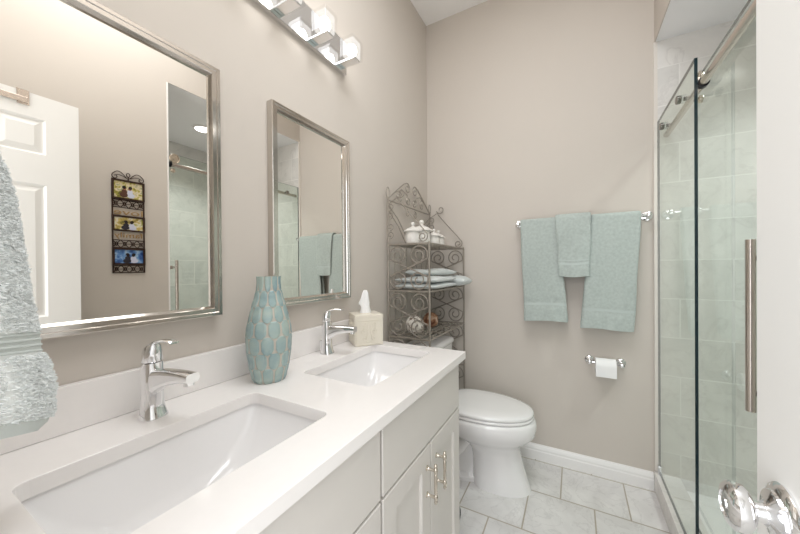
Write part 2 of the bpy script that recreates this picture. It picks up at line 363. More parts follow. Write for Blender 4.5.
# ------------------------------------------------------------------ vanity
van = thing('vanity_cabinet', 'pale grey double vanity cabinet with shaker doors under the white countertop', 'cabinet', (0.27, 0.61, 0))
VY1 = 1.185
b = MB(); b.box((0.003, 0.004, 0.0), (0.53, 0.022, 0.838)); b.box((0.003, VY1 - 0.018, 0.0), (0.53, VY1, 0.838)); b.box((0.003, 0.022, 0.10), (0.53, VY1 - 0.018, 0.118)); b.box((0.003, 0.022, 0.118), (0.009, VY1 - 0.018, 0.838)); b.box((0.51, 0.022, 0.635), (0.53, VY1 - 0.018, 0.838)); b.box((0.51, 0.60, 0.118), (0.53, 0.635, 0.635)); b.box((0.455, 0.022, 0.0), (0.47, VY1 - 0.018, 0.10)); b.build('body', CAB, van, smooth=False)
def shaker(y0, y1, z0, z1, name, st=0.062):
    bb = MB(); x0, x1 = 0.5305, 0.55
    R = lambda ins, x: [(x, y0 + ins, z0 + ins), (x, y1 - ins, z0 + ins), (x, y1 - ins, z1 - ins), (x, y0 + ins, z1 - ins)]
    rings = [R(0, x0), R(0, x1 - 0.002), R(0.002, x1), R(st, x1), R(st + 0.003, x1 - 0.008), R(st + 0.0045, x1 - 0.009)]
    V = bb.loft(rings, 0, cap=True)
    return bb.build(name, CAB, van, smooth=False)
def slab(y0, y1, z0, z1, name):
    bb = MB(); bb.box((0.5305, y0, z0), (0.55, y1, z1)); return bb.build(name, CAB, van, smooth=False, bevel=0.002)
slab(0.014, 0.613, 0.654, 0.828, 'drawer_front'); slab(0.6225, 1.181, 0.654, 0.828, 'drawer_front')
def pull(parent, y):
    zb, zt = 0.497, 0.581
    bb = MB()
    for z in (zb, zt):
        bb.lathe([(0.0085, 0), (0.0085, 0.002), (0.0055, 0.005), (0.0045, 0.010), (0.0045, 0.03)], (0.55, y, z), 'x', 14)
    zz = [zb - 0.022, zb - 0.019, zb - 0.014, zb - 0.009, zb - 0.006, zb, zb + 0.006, zb + 0.010, zb + 0.014, (zb + zt) / 2, zt - 0.014, zt - 0.010, zt - 0.006, zt, zt + 0.006, zt + 0.009, zt + 0.014, zt + 0.019, zt + 0.022]
    rr = [0.001, 0.0045, 0.006, 0.0045, 0.006, 0.007, 0.006, 0.004, 0.0055, 0.005, 0.0055, 0.004, 0.006, 0.007, 0.006, 0.0045, 0.006, 0.0045, 0.001]
    bb.lathe(list(zip(rr, zz)), (0.581, y, 0), 'z', 14)
    return bb.build('handle', CHAMP, parent)
for (ya, yb, hy) in ((0.014, 0.311, 0.279), (0.316, 0.613, 0.348), (0.6225, 0.9005, 0.872), (0.9055, 1.181, 0.947)):
    pull(shaker(ya, yb, 0.115, 0.646, 'door'), hy)

# countertop with two sink cut-outs
SINK = [(0.172, 0.450, 0.128, 0.549), (0.166, 0.446, 0.722, 1.140)]
def rrect(x0, x1, y0, y1, r, n=5):
    P = []
    for cx, cy, a in ((x1 - r, y1 - r, 0), (x0 + r, y1 - r, 90), (x0 + r, y0 + r, 180), (x1 - r, y0 + r, 270)):
        for k in range(n + 1):
            t = math.radians(a + 90 * k / n); P.append((cx + r * math.cos(t), cy + r * math.sin(t)))
    return P
ct = thing('countertop', 'long white quartz countertop with backsplash on the vanity', 'countertop', (0.28, 0.61, 0.839))
b = MB()
loops = [[(0.002, 0.003), (0.57, 0.003), (0.57, 1.21), (0.002, 1.21)]] + [rrect(*s_, 0.02) for s_ in SINK]
for zz in (0.8395, 0.87):
    ed = []
    for lp in loops:
        V = [b.v(x, y, zz) for x, y in lp]
        ed += [b.b.edges.new((V[i], V[(i + 1) % len(V)])) for i in range(len(V))]
    bmesh.ops.triangle_fill(b.b, edges=ed, use_beauty=True, normal=(0, 0, 1))
for lp in loops:
    n = len(lp); A = [b.v(x, y, 0.8395) for x, y in lp]; B_ = [b.v(x, y, 0.87) for x, y in lp]
    for i in range(n): b.face((A[i], A[(i + 1) % n], B_[(i + 1) % n], B_[i]))
bmesh.ops.remove_doubles(b.b, verts=b.b.verts, dist=1e-5)
b.build('slab', QUARTZ, ct, smooth=False, bevel=0.0015)
b = MB(); b.box((0.002, 0.003, 0.8705), (0.02, 1.21, 0.97)); b.build('backsplash', QUARTZ, ct, smooth=False, bevel=0.0015)

def sink(s_, label):
    x0, x1, y0, y1 = s_
    t = thing('sink', label, 'sink', ((x0 + x1) / 2, (y0 + y1) / 2, 0.68), 'undermount sinks in the countertop')
    bb = MB(); rings = []
    prof = [(-0.012, -0.012, 0.8393, 0.026), (-0.004, -0.004, 0.8393, 0.022), (-0.003, -0.002, 0.832, 0.022), (0.004, 0.012, 0.80, 0.028), (0.010, 0.035, 0.765, 0.035), (0.020, 0.065, 0.735, 0.045), (0.035, 0.10, 0.714, 0.05), (0.06, 0.14, 0.703, 0.05), (0.10, 0.175, 0.699, 0.03), (0.118, 0.195, 0.697, 0.018)]
    for dx, dy, z, r in prof:
        rings.append([(x, y, z) for x, y in rrect(x0 + dx, x1 - dx, y0 + dy, y1 - dy, r, 8)])
    outer = [(-0.012, -0.012, 0.828, 0.026), (-0.002, 0.004, 0.80, 0.03), (0.004, 0.025, 0.765, 0.036), (0.012, 0.055, 0.73, 0.045), (0.03, 0.09, 0.705, 0.05), (0.06, 0.135, 0.69, 0.05), (0.10, 0.18, 0.683, 0.03)]
    allr = [[(x, y, z) for x, y in rrect(x0 + dx, x1 - dx, y0 + dy, y1 - dy, r, 8)] for dx, dy, z, r in reversed(outer)] + rings
    bb.loft(allr, 0); bb.build('basin', PORC, t, ang=50)
    bb = MB(); bb.lathe([(0.022, 0.0), (0.022, 0.002), (0.017, 0.0025), (0.015, 0.001), (0.013, 0.004), (0.004, 0.006)], ((x0 + x1) / 2, (y0 + y1) / 2, 0.6972), 'z', 24); bb.build('drain', CHROME, t)
sink(SINK[0], 'large white rectangular sink nearest the camera, below the left mirror')
sink(SINK[1], 'white rectangular sink beside the tissue box, below the right mirror')

# faucets (modelled around the origin, spout along +x)
def faucet(loc, rz, label):
    t = thing('faucet', label, 'faucet', loc, 'chrome faucets on the countertop', local=True, rz=rz); t.scale = (0.96, 1.08, 0.93)
    bb = MB(); rings = []
    for z, a, c, sx in ((0, 0.0265, 0.0245, 0.002), (0.003, 0.0265, 0.0245, 0.002), (0.012, 0.0235, 0.022, 0.001), (0.03, 0.0205, 0.0195, 0), (0.06, 0.0195, 0.0185, 0), (0.10, 0.019, 0.0182, 0), (0.137, 0.019, 0.0182, 0)):
        rings.append([(sx + a * math.cos(q) * (abs(math.cos(q)) ** -0.25 if abs(math.cos(q)) > 1e-3 else 1), c * math.sin(q) * (abs(math.sin(q)) ** -0.25 if abs(math.sin(q)) > 1e-3 else 1), z) for q in [2 * PI * (k + 0.5) / 32 for k in range(32)]])
    bb.loft(rings, 0); bb.build('column', CHROME, t)
    bb = MB(); path = crom([(0.006, 0, 0.088), (0.035, 0, 0.099), (0.07, 0, 0.106), (0.105, 0, 0.110), (0.135, 0, 0.110)], 5); rings = []
    N = len(path)
    for i, p in enumerate(path):
        f = i / (N - 1); hw = 0.0155 - 0.001 * f; hh = 0.018 * (1 - f) ** 1.5 + 0.0115
        d = (path[min(i + 1, N - 1)] - path[max(i - 1, 0)]).normalized(); nn = Vector((-d.z, 0, d.x))
        rings.append([p + Vector((0, 1, 0)) * (hw * math.copysign(abs(math.cos(q)) ** 0.6, math.cos(q))) + nn * (hh * math.copysign(abs(math.sin(q)) ** 0.6, math.sin(q))) for q in [2 * PI * k / 20 for k in range(20)]])
    bb.loft(rings, 0); sp = bb.build('spout', CHROME, t)
    bb = MB(); bb.lathe([(0.0095, 0), (0.0095, 0.008), (0.007, 0.0085), (0.002, 0.0085)], (0.122, 0, 0.0915), 'z', 20); bb.build('aerator', CHROME, sp)
    bb = MB(); rings = []
    for z, a, sx in ((0.1385, 0.018, 0), (0.141, 0.0192, 0), (0.160, 0.0188, 0.0005), (0.175, 0.0165, 0.002), (0.183, 0.010, 0.004)):
        rings.append([(sx + a * math.cos(q), a * math.sin(q), z + 0.25 * (a * math.cos(q)) * (1 if z > 0.15 else 0)) for q in [2 * PI * k / 28 for k in range(28)]])
    bb.loft(rings, 0); lv = bb.build('lever_hub', CHROME, t)
    bb = MB(); path = crom([(-0.008, 0, 0.172), (0.012, 0, 0.186), (0.042, 0, 0.193), (0.070, 0, 0.193), (0.077, 0, 0.190)], 5); rings = []
    for i, p in enumerate(path):
        f = i / (len(path) - 1); hw = 0.0125 - 0.0025 * f; hh = 0.0055 - 0.003 * f
        rings.append([p + Vector((0, hw * math.cos(q), hh * math.sin(q))) for q in [2 * PI * k / 16 for k in range(16)]])
    bb.loft(rings, 0); bb.build('lever', CHROME, lv)
    bb = MB(); bb.lathe([(0.0025, 0.0), (0.0025, 0.045), (0.005, 0.047), (0.005, 0.053), (0.002, 0.056)], (-0.029, 0.0, 0.0), 'z', 12); bb.build('drain_rod', CHROME, t)
faucet((0.090, 0.348, 0.8705), math.radians(10), 'chrome single-lever faucet at the near sink, left of the aqua vase')
faucet((0.076, 0.935, 0.8705), math.radians(10), 'chrome single-lever faucet beside the tissue box at the far sink')

# ------------------------------------------------------------------ mirrors
def wall_mirror(y0, y1, z0, z1, label):
    t = thing('wall_mirror', label, 'mirror', (0.0, (y0 + y1) / 2, z0), 'framed mirrors above the vanity')
    bb = MB()
    R = lambda ins, x: [(x, y0 + ins, z0 + ins), (x, y1 - ins, z0 + ins), (x, y1 - ins, z1 - ins), (x, y0 + ins, z1 - ins)]
    bb.loft([R(0.0, 0.001), R(0.0, 0.028), R(0.002, 0.030), R(0.010, 0.030), R(0.012, 0.0275), R(0.022, 0.0275), R(0.0235, 0.0255), R(0.0285, 0.017), R(0.0285, 0.0115)], 0, cap=False)
    bb.face([bb.v(*p) for p in R(0.0, 0.001)])
    bb.build('frame', STEEL, t, smooth=False)
    bb = MB(); bb.box((0.005, y0 + 0.0275, z0 + 0.0275), (0.012, y1 - 0.0275, z1 - 0.0275)); bb.build('mirror_glass', MIRROR, t, smooth=False)
wall_mirror(0.092, 0.548, 1.076, 1.811, 'large framed mirror on the left showing the white door and photo collage')
wall_mirror(0.726, 1.147, 1.076, 1.811, 'framed mirror above the vase and far faucet, nearer the shelf')

# ------------------------------------------------------------------ vanity light
vl = thing('vanity_light', 'chrome bar light with glowing glass cubes high on the left wall', 'light', (0.0, 0.677, 2.124))
b = MB(); b.box((0.001, 0.213, 2.124), (0.021, 1.141, 2.275)); b.build('backplate', CHROME, vl, smooth=False, bevel=0.002)
for k in range(6):
    yc = 1.097 - 0.168 * k
    b = MB(); b.box((0.0215, yc - 0.02, 2.140), (0.115, yc + 0.02, 2.148)); b.build('arm', CHROME, vl, smooth=False, bevel=0.001)
    b = MB(); b.box((0.050, yc - 0.036, 2.1485), (0.122, yc + 0.036, 2.236)); cu = b.build('glass_cube', CUBEG, vl, smooth=False, bevel=0.004)
    b = MB(); b.box((0.057, yc - 0.029, 2.154), (0.115, yc + 0.029, 2.230)); b.build('diffuser', FROST, cu, smooth=False, bevel=0.006)
    b = MB(); b.sphere((0.086, yc, 2.19), 0.023, 8, sz=1.25); b.build('bulb', GLOW, cu)

# ------------------------------------------------------------------ vase
vz = 0.8705
prof = [(0.0, 0.044), (0.01, 0.049), (0.05, 0.057), (0.10, 0.0635), (0.13, 0.065), (0.16, 0.063), (0.195, 0.056), (0.23, 0.0475), (0.258, 0.0395), (0.28, 0.0345), (0.30, 0.033), (0.320, 0.0335)]
H = 0.320
def vrad(z):
    for i in range(len(prof) - 1):
        if z <= prof[i + 1][0]:
            t = (z - prof[i][0]) / (prof[i + 1][0] - prof[i][0]); t = t * t * (3 - 2 * t) * 0.5 + t * 0.5
            return prof[i][1] + (prof[i + 1][1] - prof[i][1]) * t
    return prof[-1][1]
NA, NZ, NP = 200, 170, 10
bounds = [-0.010, 0.043, 0.088, 0.136, 0.182, 0.227, 0.272, 0.332]
def petal(a, z):
    """how deep inside a petal cell (a: turns 0..1, z: height); petals are tongues with a rounded lower end"""
    best = -1
    for i in range(len(bounds) - 1):
        zb, zt = bounds[i], bounds[i + 1] + 0.004
        if i == len(bounds) - 2: zt = 0.36
        u = (a * NP + 0.5 * (i % 2)) % 1.0 - 0.5
        wd = 0.43
        if not (zb - 0.006 <= z <= zt): continue
        h = (z - zb) / (zt - zb)
        lim = wd
        if h < 0.35: lim = wd * math.sqrt(max(0, 1 - ((0.35 - h) / 0.35) ** 2))
        if h > 0.75: lim = wd * (1 - 0.45 * ((h - 0.75) / 0.25) ** 1.5)
        best = max(best, (lim - abs(u)) / 0.09)
    return best
b = MB(); rings = []; val = []
for i in range(NZ + 1):
    z = H * i / NZ; r = vrad(z); row = []; vr = []
    for k in range(NA):
        a = k / NA; pv = petal(a, z); vr.append(pv)
        d = 0.0025 * smoothstep(-0.2, 1.0, pv)
        row.append(((r - 0.001 + d) * math.cos(2 * PI * a), (r - 0.001 + d) * math.sin(2 * PI * a), z))
    rings.append(row); val.append(vr)
V = b.grid(rings, lambda i, j: 0 if val[i][j] > 0.12 else 1, cu=True)
b.face(list(reversed(V[0])), 1)
inner = [[(rr * math.cos(2 * PI * k / NA), rr * math.sin(2 * PI * k / NA), z) for k in range(NA)] for rr, z in ((0.0325, H), (0.029, H), (0.029, 0.2), (0.038, 0.1), (0.03, 0.02))]
W_ = b.grid(inner, 1, cu=True); b.face(W_[-1], 1)
bmesh.ops.remove_doubles(b.b, verts=b.b.verts, dist=1e-5)
vase = b.build('vase', [GLAZE, GROOVE], ang=60); vase.location = (0.124, 0.634, vz); vase.rotation_euler = (0, 0, 0.2)
tag(vase, 'tall aqua ceramic vase with petal relief standing between the two sinks', 'vase')

# ------------------------------------------------------------------ tissue box
tb = thing('tissue_box', 'cream embossed square tissue box cover behind the far sink', 'tissue box', (0.122, 1.058, 0.8705), local=True, rz=math.radians(51))
S = 0.128
b = MB(); b.box((0, 0, 0), (S, S, 0.137)); cover = b.build('cover', CERAM, tb, smooth=False, bevel=0.003)
b = MB(); b.box((-0.0008, -0.0008, 0.126), (S + 0.0008, S + 0.0008, 0.1285)); b.tube([(S / 2 + 0.03 * math.cos(t), S / 2 + 0.02 * math.sin(t), 0.137) for t in [2 * PI * k / 24 for k in range(24)]], 0.002, 6, closed=True); b.build('rim', CERAM, cover, smooth=False)
b = MB()
def emb(f):
    for sx in (-1, 1):
        for (cu, cv, ra, a0, a1) in ((0.021, 0.095, 0.012, -90, 330), (0.024, 0.064, 0.013, 90, -330), (0.021, 0.033, 0.012, 90, 500)):
            b.tube([f(S / 2 + sx * u, v) for u, v in spiral(cu, cv, ra, 0.003, a0, a1, 24)], 0.0021, 6)
        b.tube([f(S / 2 + sx * u, v) for u, v in crom([(0.004, 0.1, 0), (0.009, 0.08, 0), (0.006, 0.062, 0), (0.012, 0.04, 0), (0.014, 0.022, 0), (0.002, 0.018, 0)], 4) for u, v in [(u, v)]] if False else [f(S / 2 + sx * p.x, p.y) for p in crom([(0.004, 0.1, 0), (0.009, 0.08, 0), (0.006, 0.062, 0), (0.012, 0.04, 0), (0.014, 0.022, 0), (0.002, 0.018, 0)], 4)], 0.0021, 6)
    b.tube([f(*p) for p in rrect(0.008, S - 0.008, 0.008, 0.112, 0.004, 2)], 0.0016, 6, closed=True)
emb(lambda u, v: (u, -0.0004, v)); emb(lambda u, v: (-0.0004, u, v))
b.build('scrollwork', CERAM, cover)
b = MB(); rings = []
for i, (z, a, c, ox, oy) in enumerate(((0.118, 0.024, 0.015, 0, 0), (0.13, 0.022, 0.014, 0, 0), (0.145, 0.018, 0.013, -0.002, 0.002), (0.158, 0.022, 0.012, -0.006, 0.004), (0.172, 0.016, 0.010, -0.002, 0.002), (0.188, 0.013, 0.008, 0, 0), (0.198, 0.007, 0.005, 0, 0))):
    rings.append([(S / 2 + ox + a * math.cos(q) * (1 + 0.22 * math.sin(5 * q + i)), S / 2 + oy + c * math.sin(q) * (1 + 0.25 * math.cos(4 * q + i * 0.7)), z) for q in [2 * PI * k / 40 for k in range(40)]])
rings = [[(x, y, 0.128 + (z - 0.118) * 1.42) for x, y, z in r] for r in rings]
b.loft(rings, 0); b.grid([[(S / 2 - 0.005, S / 2 - 0.008, 0.166), (S / 2 - 0.03, S / 2 + 0.012, 0.178)], [(S / 2 - 0.004, S / 2 - 0.006, 0.190), (S / 2 - 0.028, S / 2 + 0.014, 0.179)]])
b.build('tissue', PAPER, tb, ang=80)

# ------------------------------------------------------------------ wire shelf unit straddling the toilet tank
rk = thing('wire_shelf', 'pewter scrollwork wire shelf unit in the corner above the toilet', 'shelf', (0.15, 1.76, 0))
RX0, RX1, RY0, RY1 = 0.030, 0.286, 1.480, 2.05
SH = [1.345, 1.085, 0.826]
for (x, y, zt) in ((RX0, RY0, 1.61), (RX1, RY0, 1.355), (RX0, RY1, 1.61), (RX1, RY1, 1.355)):
    b = MB(); b.tube([(x, y, 0.0), (x, y, zt)], 0.0055, 10); b.build('post', PEWTER, rk)
for z in SH:
    b = MB(); r = 0.0035
    b.tube([(RX0, RY0, z), (RX1, RY0, z), (RX1, RY1, z), (RX0, RY1, z)], 0.005, 8, closed=True)
    for k in range(1, 7):
        xx = RX0 + (RX1 - RX0) * k / 7; b.tube([(xx, RY0, z), (xx, RY1, z)], r, 6)
    for k in range(1, 6):
        yy = RY0 + (RY1 - RY0) * k / 6
        b.tube([(RX0 + (RX1 - RX0) * i / 14, yy + 0.022 * math.sin(i * 1.35), z + 0.002) for i in range(15)], r, 6)
    b.build('wire_shelf_tray', PEWTER, rk)
def s_scroll(w_, h_):
    c1 = (0.25 * w_, h_ / 2 - 0.245 * w_); rr = 0.235 * w_
    top = spiral(c1[0], c1[1], 0.05 * w_, rr, 430 + 180, -18, 44)
    low = [(-u, -v) for u, v in reversed(top)]
    return top + low
def side_panel(y, z0, z1):
    bb = MB(); w_ = RX1 - RX0; xm = (RX0 + RX1) / 2; zm = (z0 + z1) / 2
    for sx in (-1, 1):
        bb.tube([(xm + sx * u, y + sx * 0.002, zm + v) for u, v in s_scroll(w_ * 0.97, (z1 - z0) * 0.98)], 0.0040, 6)
    return bb.build('scroll_panel', PEWTER, rk)
for y in (RY0, RY1):
    for z0, z1 in ((SH[1], SH[0]), (SH[2], SH[1]), (0.535, SH[2]), (0.255, 0.535)): side_panel(y, z0, z1)
    for zz in (0.255, 0.535):
        b = MB(); b.tube([(RX0, y, zz), (RX1, y, zz)], 0.0045, 8); b.build('stretcher', PEWTER, rk)
    # topper with two curls
    b = MB()
    top = spiral(0.115, 1.631, 0.008, 0.031, 560, 195, 26); low = spiral(0.248, 1.381, 0.030, 0.008, 50, -480, 30)
    b.tube([(u, y, v) for u, v in top + [(0.10, 1.591), (0.18, 1.501), (0.25, 1.424)] + low], 0.0032, 6)
    b.tube([(RX0, y, 1.576), (0.06, y, 1.591), (0.088, y, 1.606)], 0.003, 6)
    b.build('topper', PEWTER, rk)
# back: bars, crest
b = MB()
for k in range(1, 8):
    yy = RY0 + (RY1 - RY0) * k / 8; b.tube([(RX0, yy, 0.815), (RX0, yy, SH[0])], 0.0028, 6)
b.build('back_bars', PEWTER, rk)
b = MB(); W = RY1 - RY0; ym = (RY0 + RY1) / 2; X = RX0
b.tube([(X, RY0, 1.601), (X, RY1, 1.601)], 0.0045, 8)
for s_ in (-1, 1):
    f = lambda u, v: (X, ym + s_ * u, v)
    b.tube([f(*p) for p in [(W / 2, 1.606), (W * 0.33, 1.676), (0.09, 1.741)] + spiral(0.052, 1.718, 0.036, 0.008, 40, 560, 26)], 0.0038, 6)
    b.tube([f(*p) for p in [(W / 2, 1.606), (W * 0.4, 1.651), (W * 0.22, 1.696), (0.06, 1.676)] + spiral(0.04, 1.641, 0.032, 0.008, 60, -420, 24)], 0.0032, 6)
    b.tube([f(*p) for p in spiral(W * 0.27, 1.644, 0.034, 0.008, 90, 560, 24)], 0.003, 6)
    b.tube([f(*p) for p in spiral(0.05, 1.561, 0.026, 0.006, 100, -380, 22)], 0.003, 6)
    b.tube([f(*p) for p in [(W / 2, 1.576), (W * 0.30, 1.506), (W * 0.02, 1.351)]], 0.0032, 6)
    b.tube([f(*p) for p in [(W / 2, 1.546), (W * 0.30, 1.466), (W * 0.1, 1.344)]], 0.0032, 6)
    b.tube([f(W / 2 + 0.018 * math.sin(t), 1.644 - 0.03 * math.cos(t)) for t in [2 * PI * k / 18 for k in range(18)]], 0.0032, 6, closed=True)
    for zc, r_ in ((1.561, 0.022), (1.511, 0.020), (1.446, 0.022), (1.401, 0.022)):
        b.tube([(X + 0.015 + u, ym + s_ * W / 2, v) for u, v in spiral(0, zc, r_, 0.006, -90, 300, 18)], 0.0026, 6)
b.build('crest', PEWTER, rk)

# lidded jars on the top shelf
def jar(loc, s, label, first=None):
    if first: 
        r = dup(first, loc, label, random.uniform(0, 1)); r.scale = (s, s, s); return r
    t = thing('lidded_jar', label, 'jar', loc, 'white jars on the top wire shelf', local=True); t.scale = (s, s, s)
    bb = MB(); NA_ = 48; rings = []
    for z, r in ((0, 0.034), (0.004, 0.038), (0.02, 0.042), (0.045, 0.042), (0.06, 0.039), (0.066, 0.040)):
        rings.append([((r + (0.002 * abs(math.sin(6 * q)) if 0.003 < z < 0.06 else 0)) * math.cos(q), (r + (0.002 * abs(math.sin(6 * q)) if 0.003 < z < 0.06 else 0)) * math.sin(q), z) for q in [2 * PI * k / NA_ for k in range(NA_)]])
    bb.loft(rings, 0); bb.build('body', JAR, t)
    bb = MB(); bb.lathe([(0.050, 0.0665), (0.054, 0.070), (0.050, 0.075), (0.034, 0.086), (0.018, 0.093), (0.012, 0.096)], (0, 0, 0), 'z', 40); lid = bb.build('lid', JAR, t)
    bb = MB(); bb.lathe([(0.010, 0.0965), (0.006, 0.101), (0.010, 0.107), (0.0125, 0.113), (0.010, 0.120), (0.003, 0.124)], (0, 0, 0), 'z', 24); bb.build('knob', JAR, lid)
    return t
J0 = jar((0.15, 1.555, 1.3525), 1.0, 'white lidded stoneware jar at the left end of the top wire shelf')
jar((0.15, 1.668, 1.3525), 1.22, '', J0)['label'] = 'tallest white lidded jar, second from the left on the top wire shelf'
jar((0.19, 1.760, 1.3525), 0.85, '', J0)['label'] = 'small white lidded jar, third from the left on the top shelf'
jar((0.17, 1.880, 1.3525), 0.88, '', J0)['label'] = 'small white lidded jar at the right end of the top shelf'

# folded towels on the middle shelf
def folded(loc, L, Wd, T, rz, label, layers=2, name='folded_towel', tilt=0.0):
    t = thing(name, label, 'towel', loc, 'folded towels on the middle wire shelf', local=True, rz=rz)
    t.rotation_euler = (0, tilt, rz)
    for q in range(layers):
        bb = MB(); rows = []; z0 = T * q / layers; hh = T / layers * 0.5
        n1, n2 = 26, 28
        for i in range(n1 + 1):
            y = -L / 2 + L * i / n1; e = abs(2 * i / n1 - 1); sh = max(0.15, (1 - e ** 8))
            row = []
            for k in range(n2):
                a = 2 * PI * k / n2; ca, sa = math.cos(a), math.sin(a)
                px = Wd / 2 * math.copysign(abs(ca) ** 0.5, ca); pz = hh * math.copysign(abs(sa) ** 0.75, sa) * sh
                wob = 0.004 * math.sin(9 * y / L + q * 2 + 3 * px / Wd) * (1 if sa > 0 else 0.0)
                row.append((px + 0.004 * math.sin(14 * y + q), y, z0 + hh + pz * 0.98 + wob * (0.5 if q < layers - 1 else 1)))
            rows.append(row)
        bb.loft(rows, 0); bb.build('fold', TERRYP, t, ang=80)
    return t
folded((0.178, 1.69, 1.0925), 0.36, 0.25, 0.070, 0.03, 'pale aqua folded towel at the left on the middle wire shelf')
folded((0.215, 1.960, 1.0925), 0.14, 0.27, 0.066, -0.05, 'pale aqua folded towel at the right on the middle shelf, overhanging its edge', 1)
folded((0.165, 1.79, 1.1650), 0.36, 0.17, 0.042, -0.12, 'thin pale aqua rolled towel lying on top of the other folded towels', 1)

# balls on the lower shelf
for (c, r, m_, lb) in (((0.15, 1.57, 0.887), 0.050, BALLW, 'white woven decorative ball on the lower wire shelf'), ((0.16, 1.77, 0.884), 0.046, BALLB, 'brown and cream decorative ball on the lower wire shelf')):
    b = MB(); b.sphere((0, 0, 0), r, 16)
    for k in range(9):
        ax = Vector((random.uniform(-1, 1), random.uniform(-1, 1), random.uniform(-1, 1))).normalized(); o1 = ax.orthogonal().normalized(); o2 = ax.cross(o1)
        b.tube([(o1 * math.cos(t) + o2 * math.sin(t)) * (r + 0.0005) for t in [2 * PI * q / 28 for q in range(28)]], 0.0028, 5, closed=True)
    o = b.build('decorative_ball', m_); o.location = c; tag(o, lb, 'ball', 'decorative balls on the lower wire shelf')

# ------------------------------------------------------------------ toilet
to = thing('toilet', 'white elongated toilet with closed lid between vanity and back wall', 'toilet', (0.45, 1.755, 0))
TY = 1.755
def egg(xb, xf, hw, z, n=48, p=2.3, mid=0.42):
    cx = xb + (xf - xb) * mid; P = []
    for k in range(n):
        a = 2 * PI * k / n; ca, sa = math.cos(a), math.sin(a)
        lx = (xf - cx) if ca >= 0 else (cx - xb); e = 2 / (2.0 if ca >= 0 else p + 0.6)
        P.append((cx + lx * math.copysign(abs(ca) ** e, ca), TY + hw * math.copysign(abs(sa) ** (2 / 2.15), sa), z))
    return P
b = MB()
b.loft([egg(0.44, 0.755, 0.112, 0.0), egg(0.44, 0.752, 0.112, 0.012), egg(0.44, 0.735, 0.104, 0.06), egg(0.44, 0.715, 0.098, 0.13), egg(0.43, 0.700, 0.098, 0.19), egg(0.40, 0.695, 0.104, 0.225), egg(0.36, 0.712, 0.125, 0.25), egg(0.31, 0.748, 0.155, 0.275), egg(0.28, 0.774, 0.174, 0.305), egg(0.265, 0.783, 0.183, 0.34), egg(0.26, 0.782, 0.184, 0.37), egg(0.26, 0.774, 0.180, 0.386), egg(0.265, 0.762, 0.173, 0.391)])
b.build('bowl', PORC, to, ang=60)
b = MB()
b.loft([egg(0.13, 0.52, 0.10, 0.0, p=4), egg(0.13, 0.52, 0.10, 0.02, p=4), egg(0.14, 0.50, 0.068, 0.035, p=4), egg(0.14, 0.50, 0.064, 0.15, p=4), egg(0.14, 0.48, 0.072, 0.22, p=4), egg(0.12, 0.46, 0.095, 0.28, p=4), egg(0.06, 0.42, 0.13, 0.34, p=4), egg(0.04, 0.40, 0.15, 0.385, p=4)])
for s_ in (-1, 1):
    pts = crom([(0.42, TY + s_ * 0.066, 0.24), (0.36, TY + s_ * 0.078, 0.16), (0.30, TY + s_ * 0.078, 0.12), (0.24, TY + s_ * 0.074, 0.16), (0.20, TY + s_ * 0.07, 0.10), (0.2, TY + s_ * 0.066, 0.03)], 5)
    b.tube(pts, 0.034, 12)
b.build('trapway_base', PORC, to, ang=60)
b = MB(); b.loft([egg(0.268, 0.764, 0.176, 0.392), egg(0.262, 0.771, 0.181, 0.396), egg(0.262, 0.771, 0.181, 0.404), egg(0.268, 0.764, 0.176, 0.409)]); b.build('seat', PORC, to, ang=60)
b = MB(); b.loft([egg(0.262, 0.765, 0.177, 0.4105), egg(0.256, 0.770, 0.181, 0.414), egg(0.256, 0.770, 0.181, 0.424), egg(0.262, 0.763, 0.176, 0.431), egg(0.29, 0.738, 0.156, 0.436), egg(0.36, 0.69, 0.10, 0.4385)]); b.build('lid', PORC, to, ang=60)
def tankring(x0, x1, hw, z, r): return [(x, y, z) for x, y in rrect(x0, x1, TY - hw, TY + hw, r, 6)]
b = MB(); b.loft([tankring(0.045, 0.225, 0.17, 0.386, 0.03), tankring(0.042, 0.232, 0.185, 0.42, 0.035), tankring(0.04, 0.243, 0.208, 0.70, 0.04), tankring(0.04, 0.243, 0.208, 0.715, 0.04)]); b.build('tank', PORC, to, ang=60)
b = MB(); b.loft([tankring(0.036, 0.250, 0.214, 0.716, 0.045), tankring(0.034, 0.254, 0.217, 0.721, 0.047), tankring(0.034, 0.254, 0.217, 0.738, 0.047), tankring(0.040, 0.248, 0.211, 0.747, 0.045), tankring(0.055, 0.232, 0.195, 0.751, 0.04)]); b.build('tank_lid', PORC, to, ang=60)
b = MB(); b.lathe([(0.013, 0), (0.013, 0.006), (0.007, 0.008), (0.006, 0.016)], (0.243, TY - 0.15, 0.66), 'x', 16); b.tube([(0.258, TY - 0.15, 0.66), (0.262, TY - 0.12, 0.657), (0.262, TY - 0.08, 0.655)], 0.005, 8); b.build('flush_lever', CHROME, to)
for s_ in (-1, 1):
    b = MB(); b.lathe([(0.012, 0.021), (0.012, 0.026), (0.008, 0.034), (0.002, 0.036)], (0.30, TY + s_ * 0.082, 0), 'z', 14); b.build('bolt_cap', PORC, to)
    b = MB(); b.box((0.236, TY + s_ * 0.075 - 0.02, 0.392), (0.262, TY + s_ * 0.075 + 0.02, 0.425)); b.build('hinge', PORC, to, bevel=0.004)

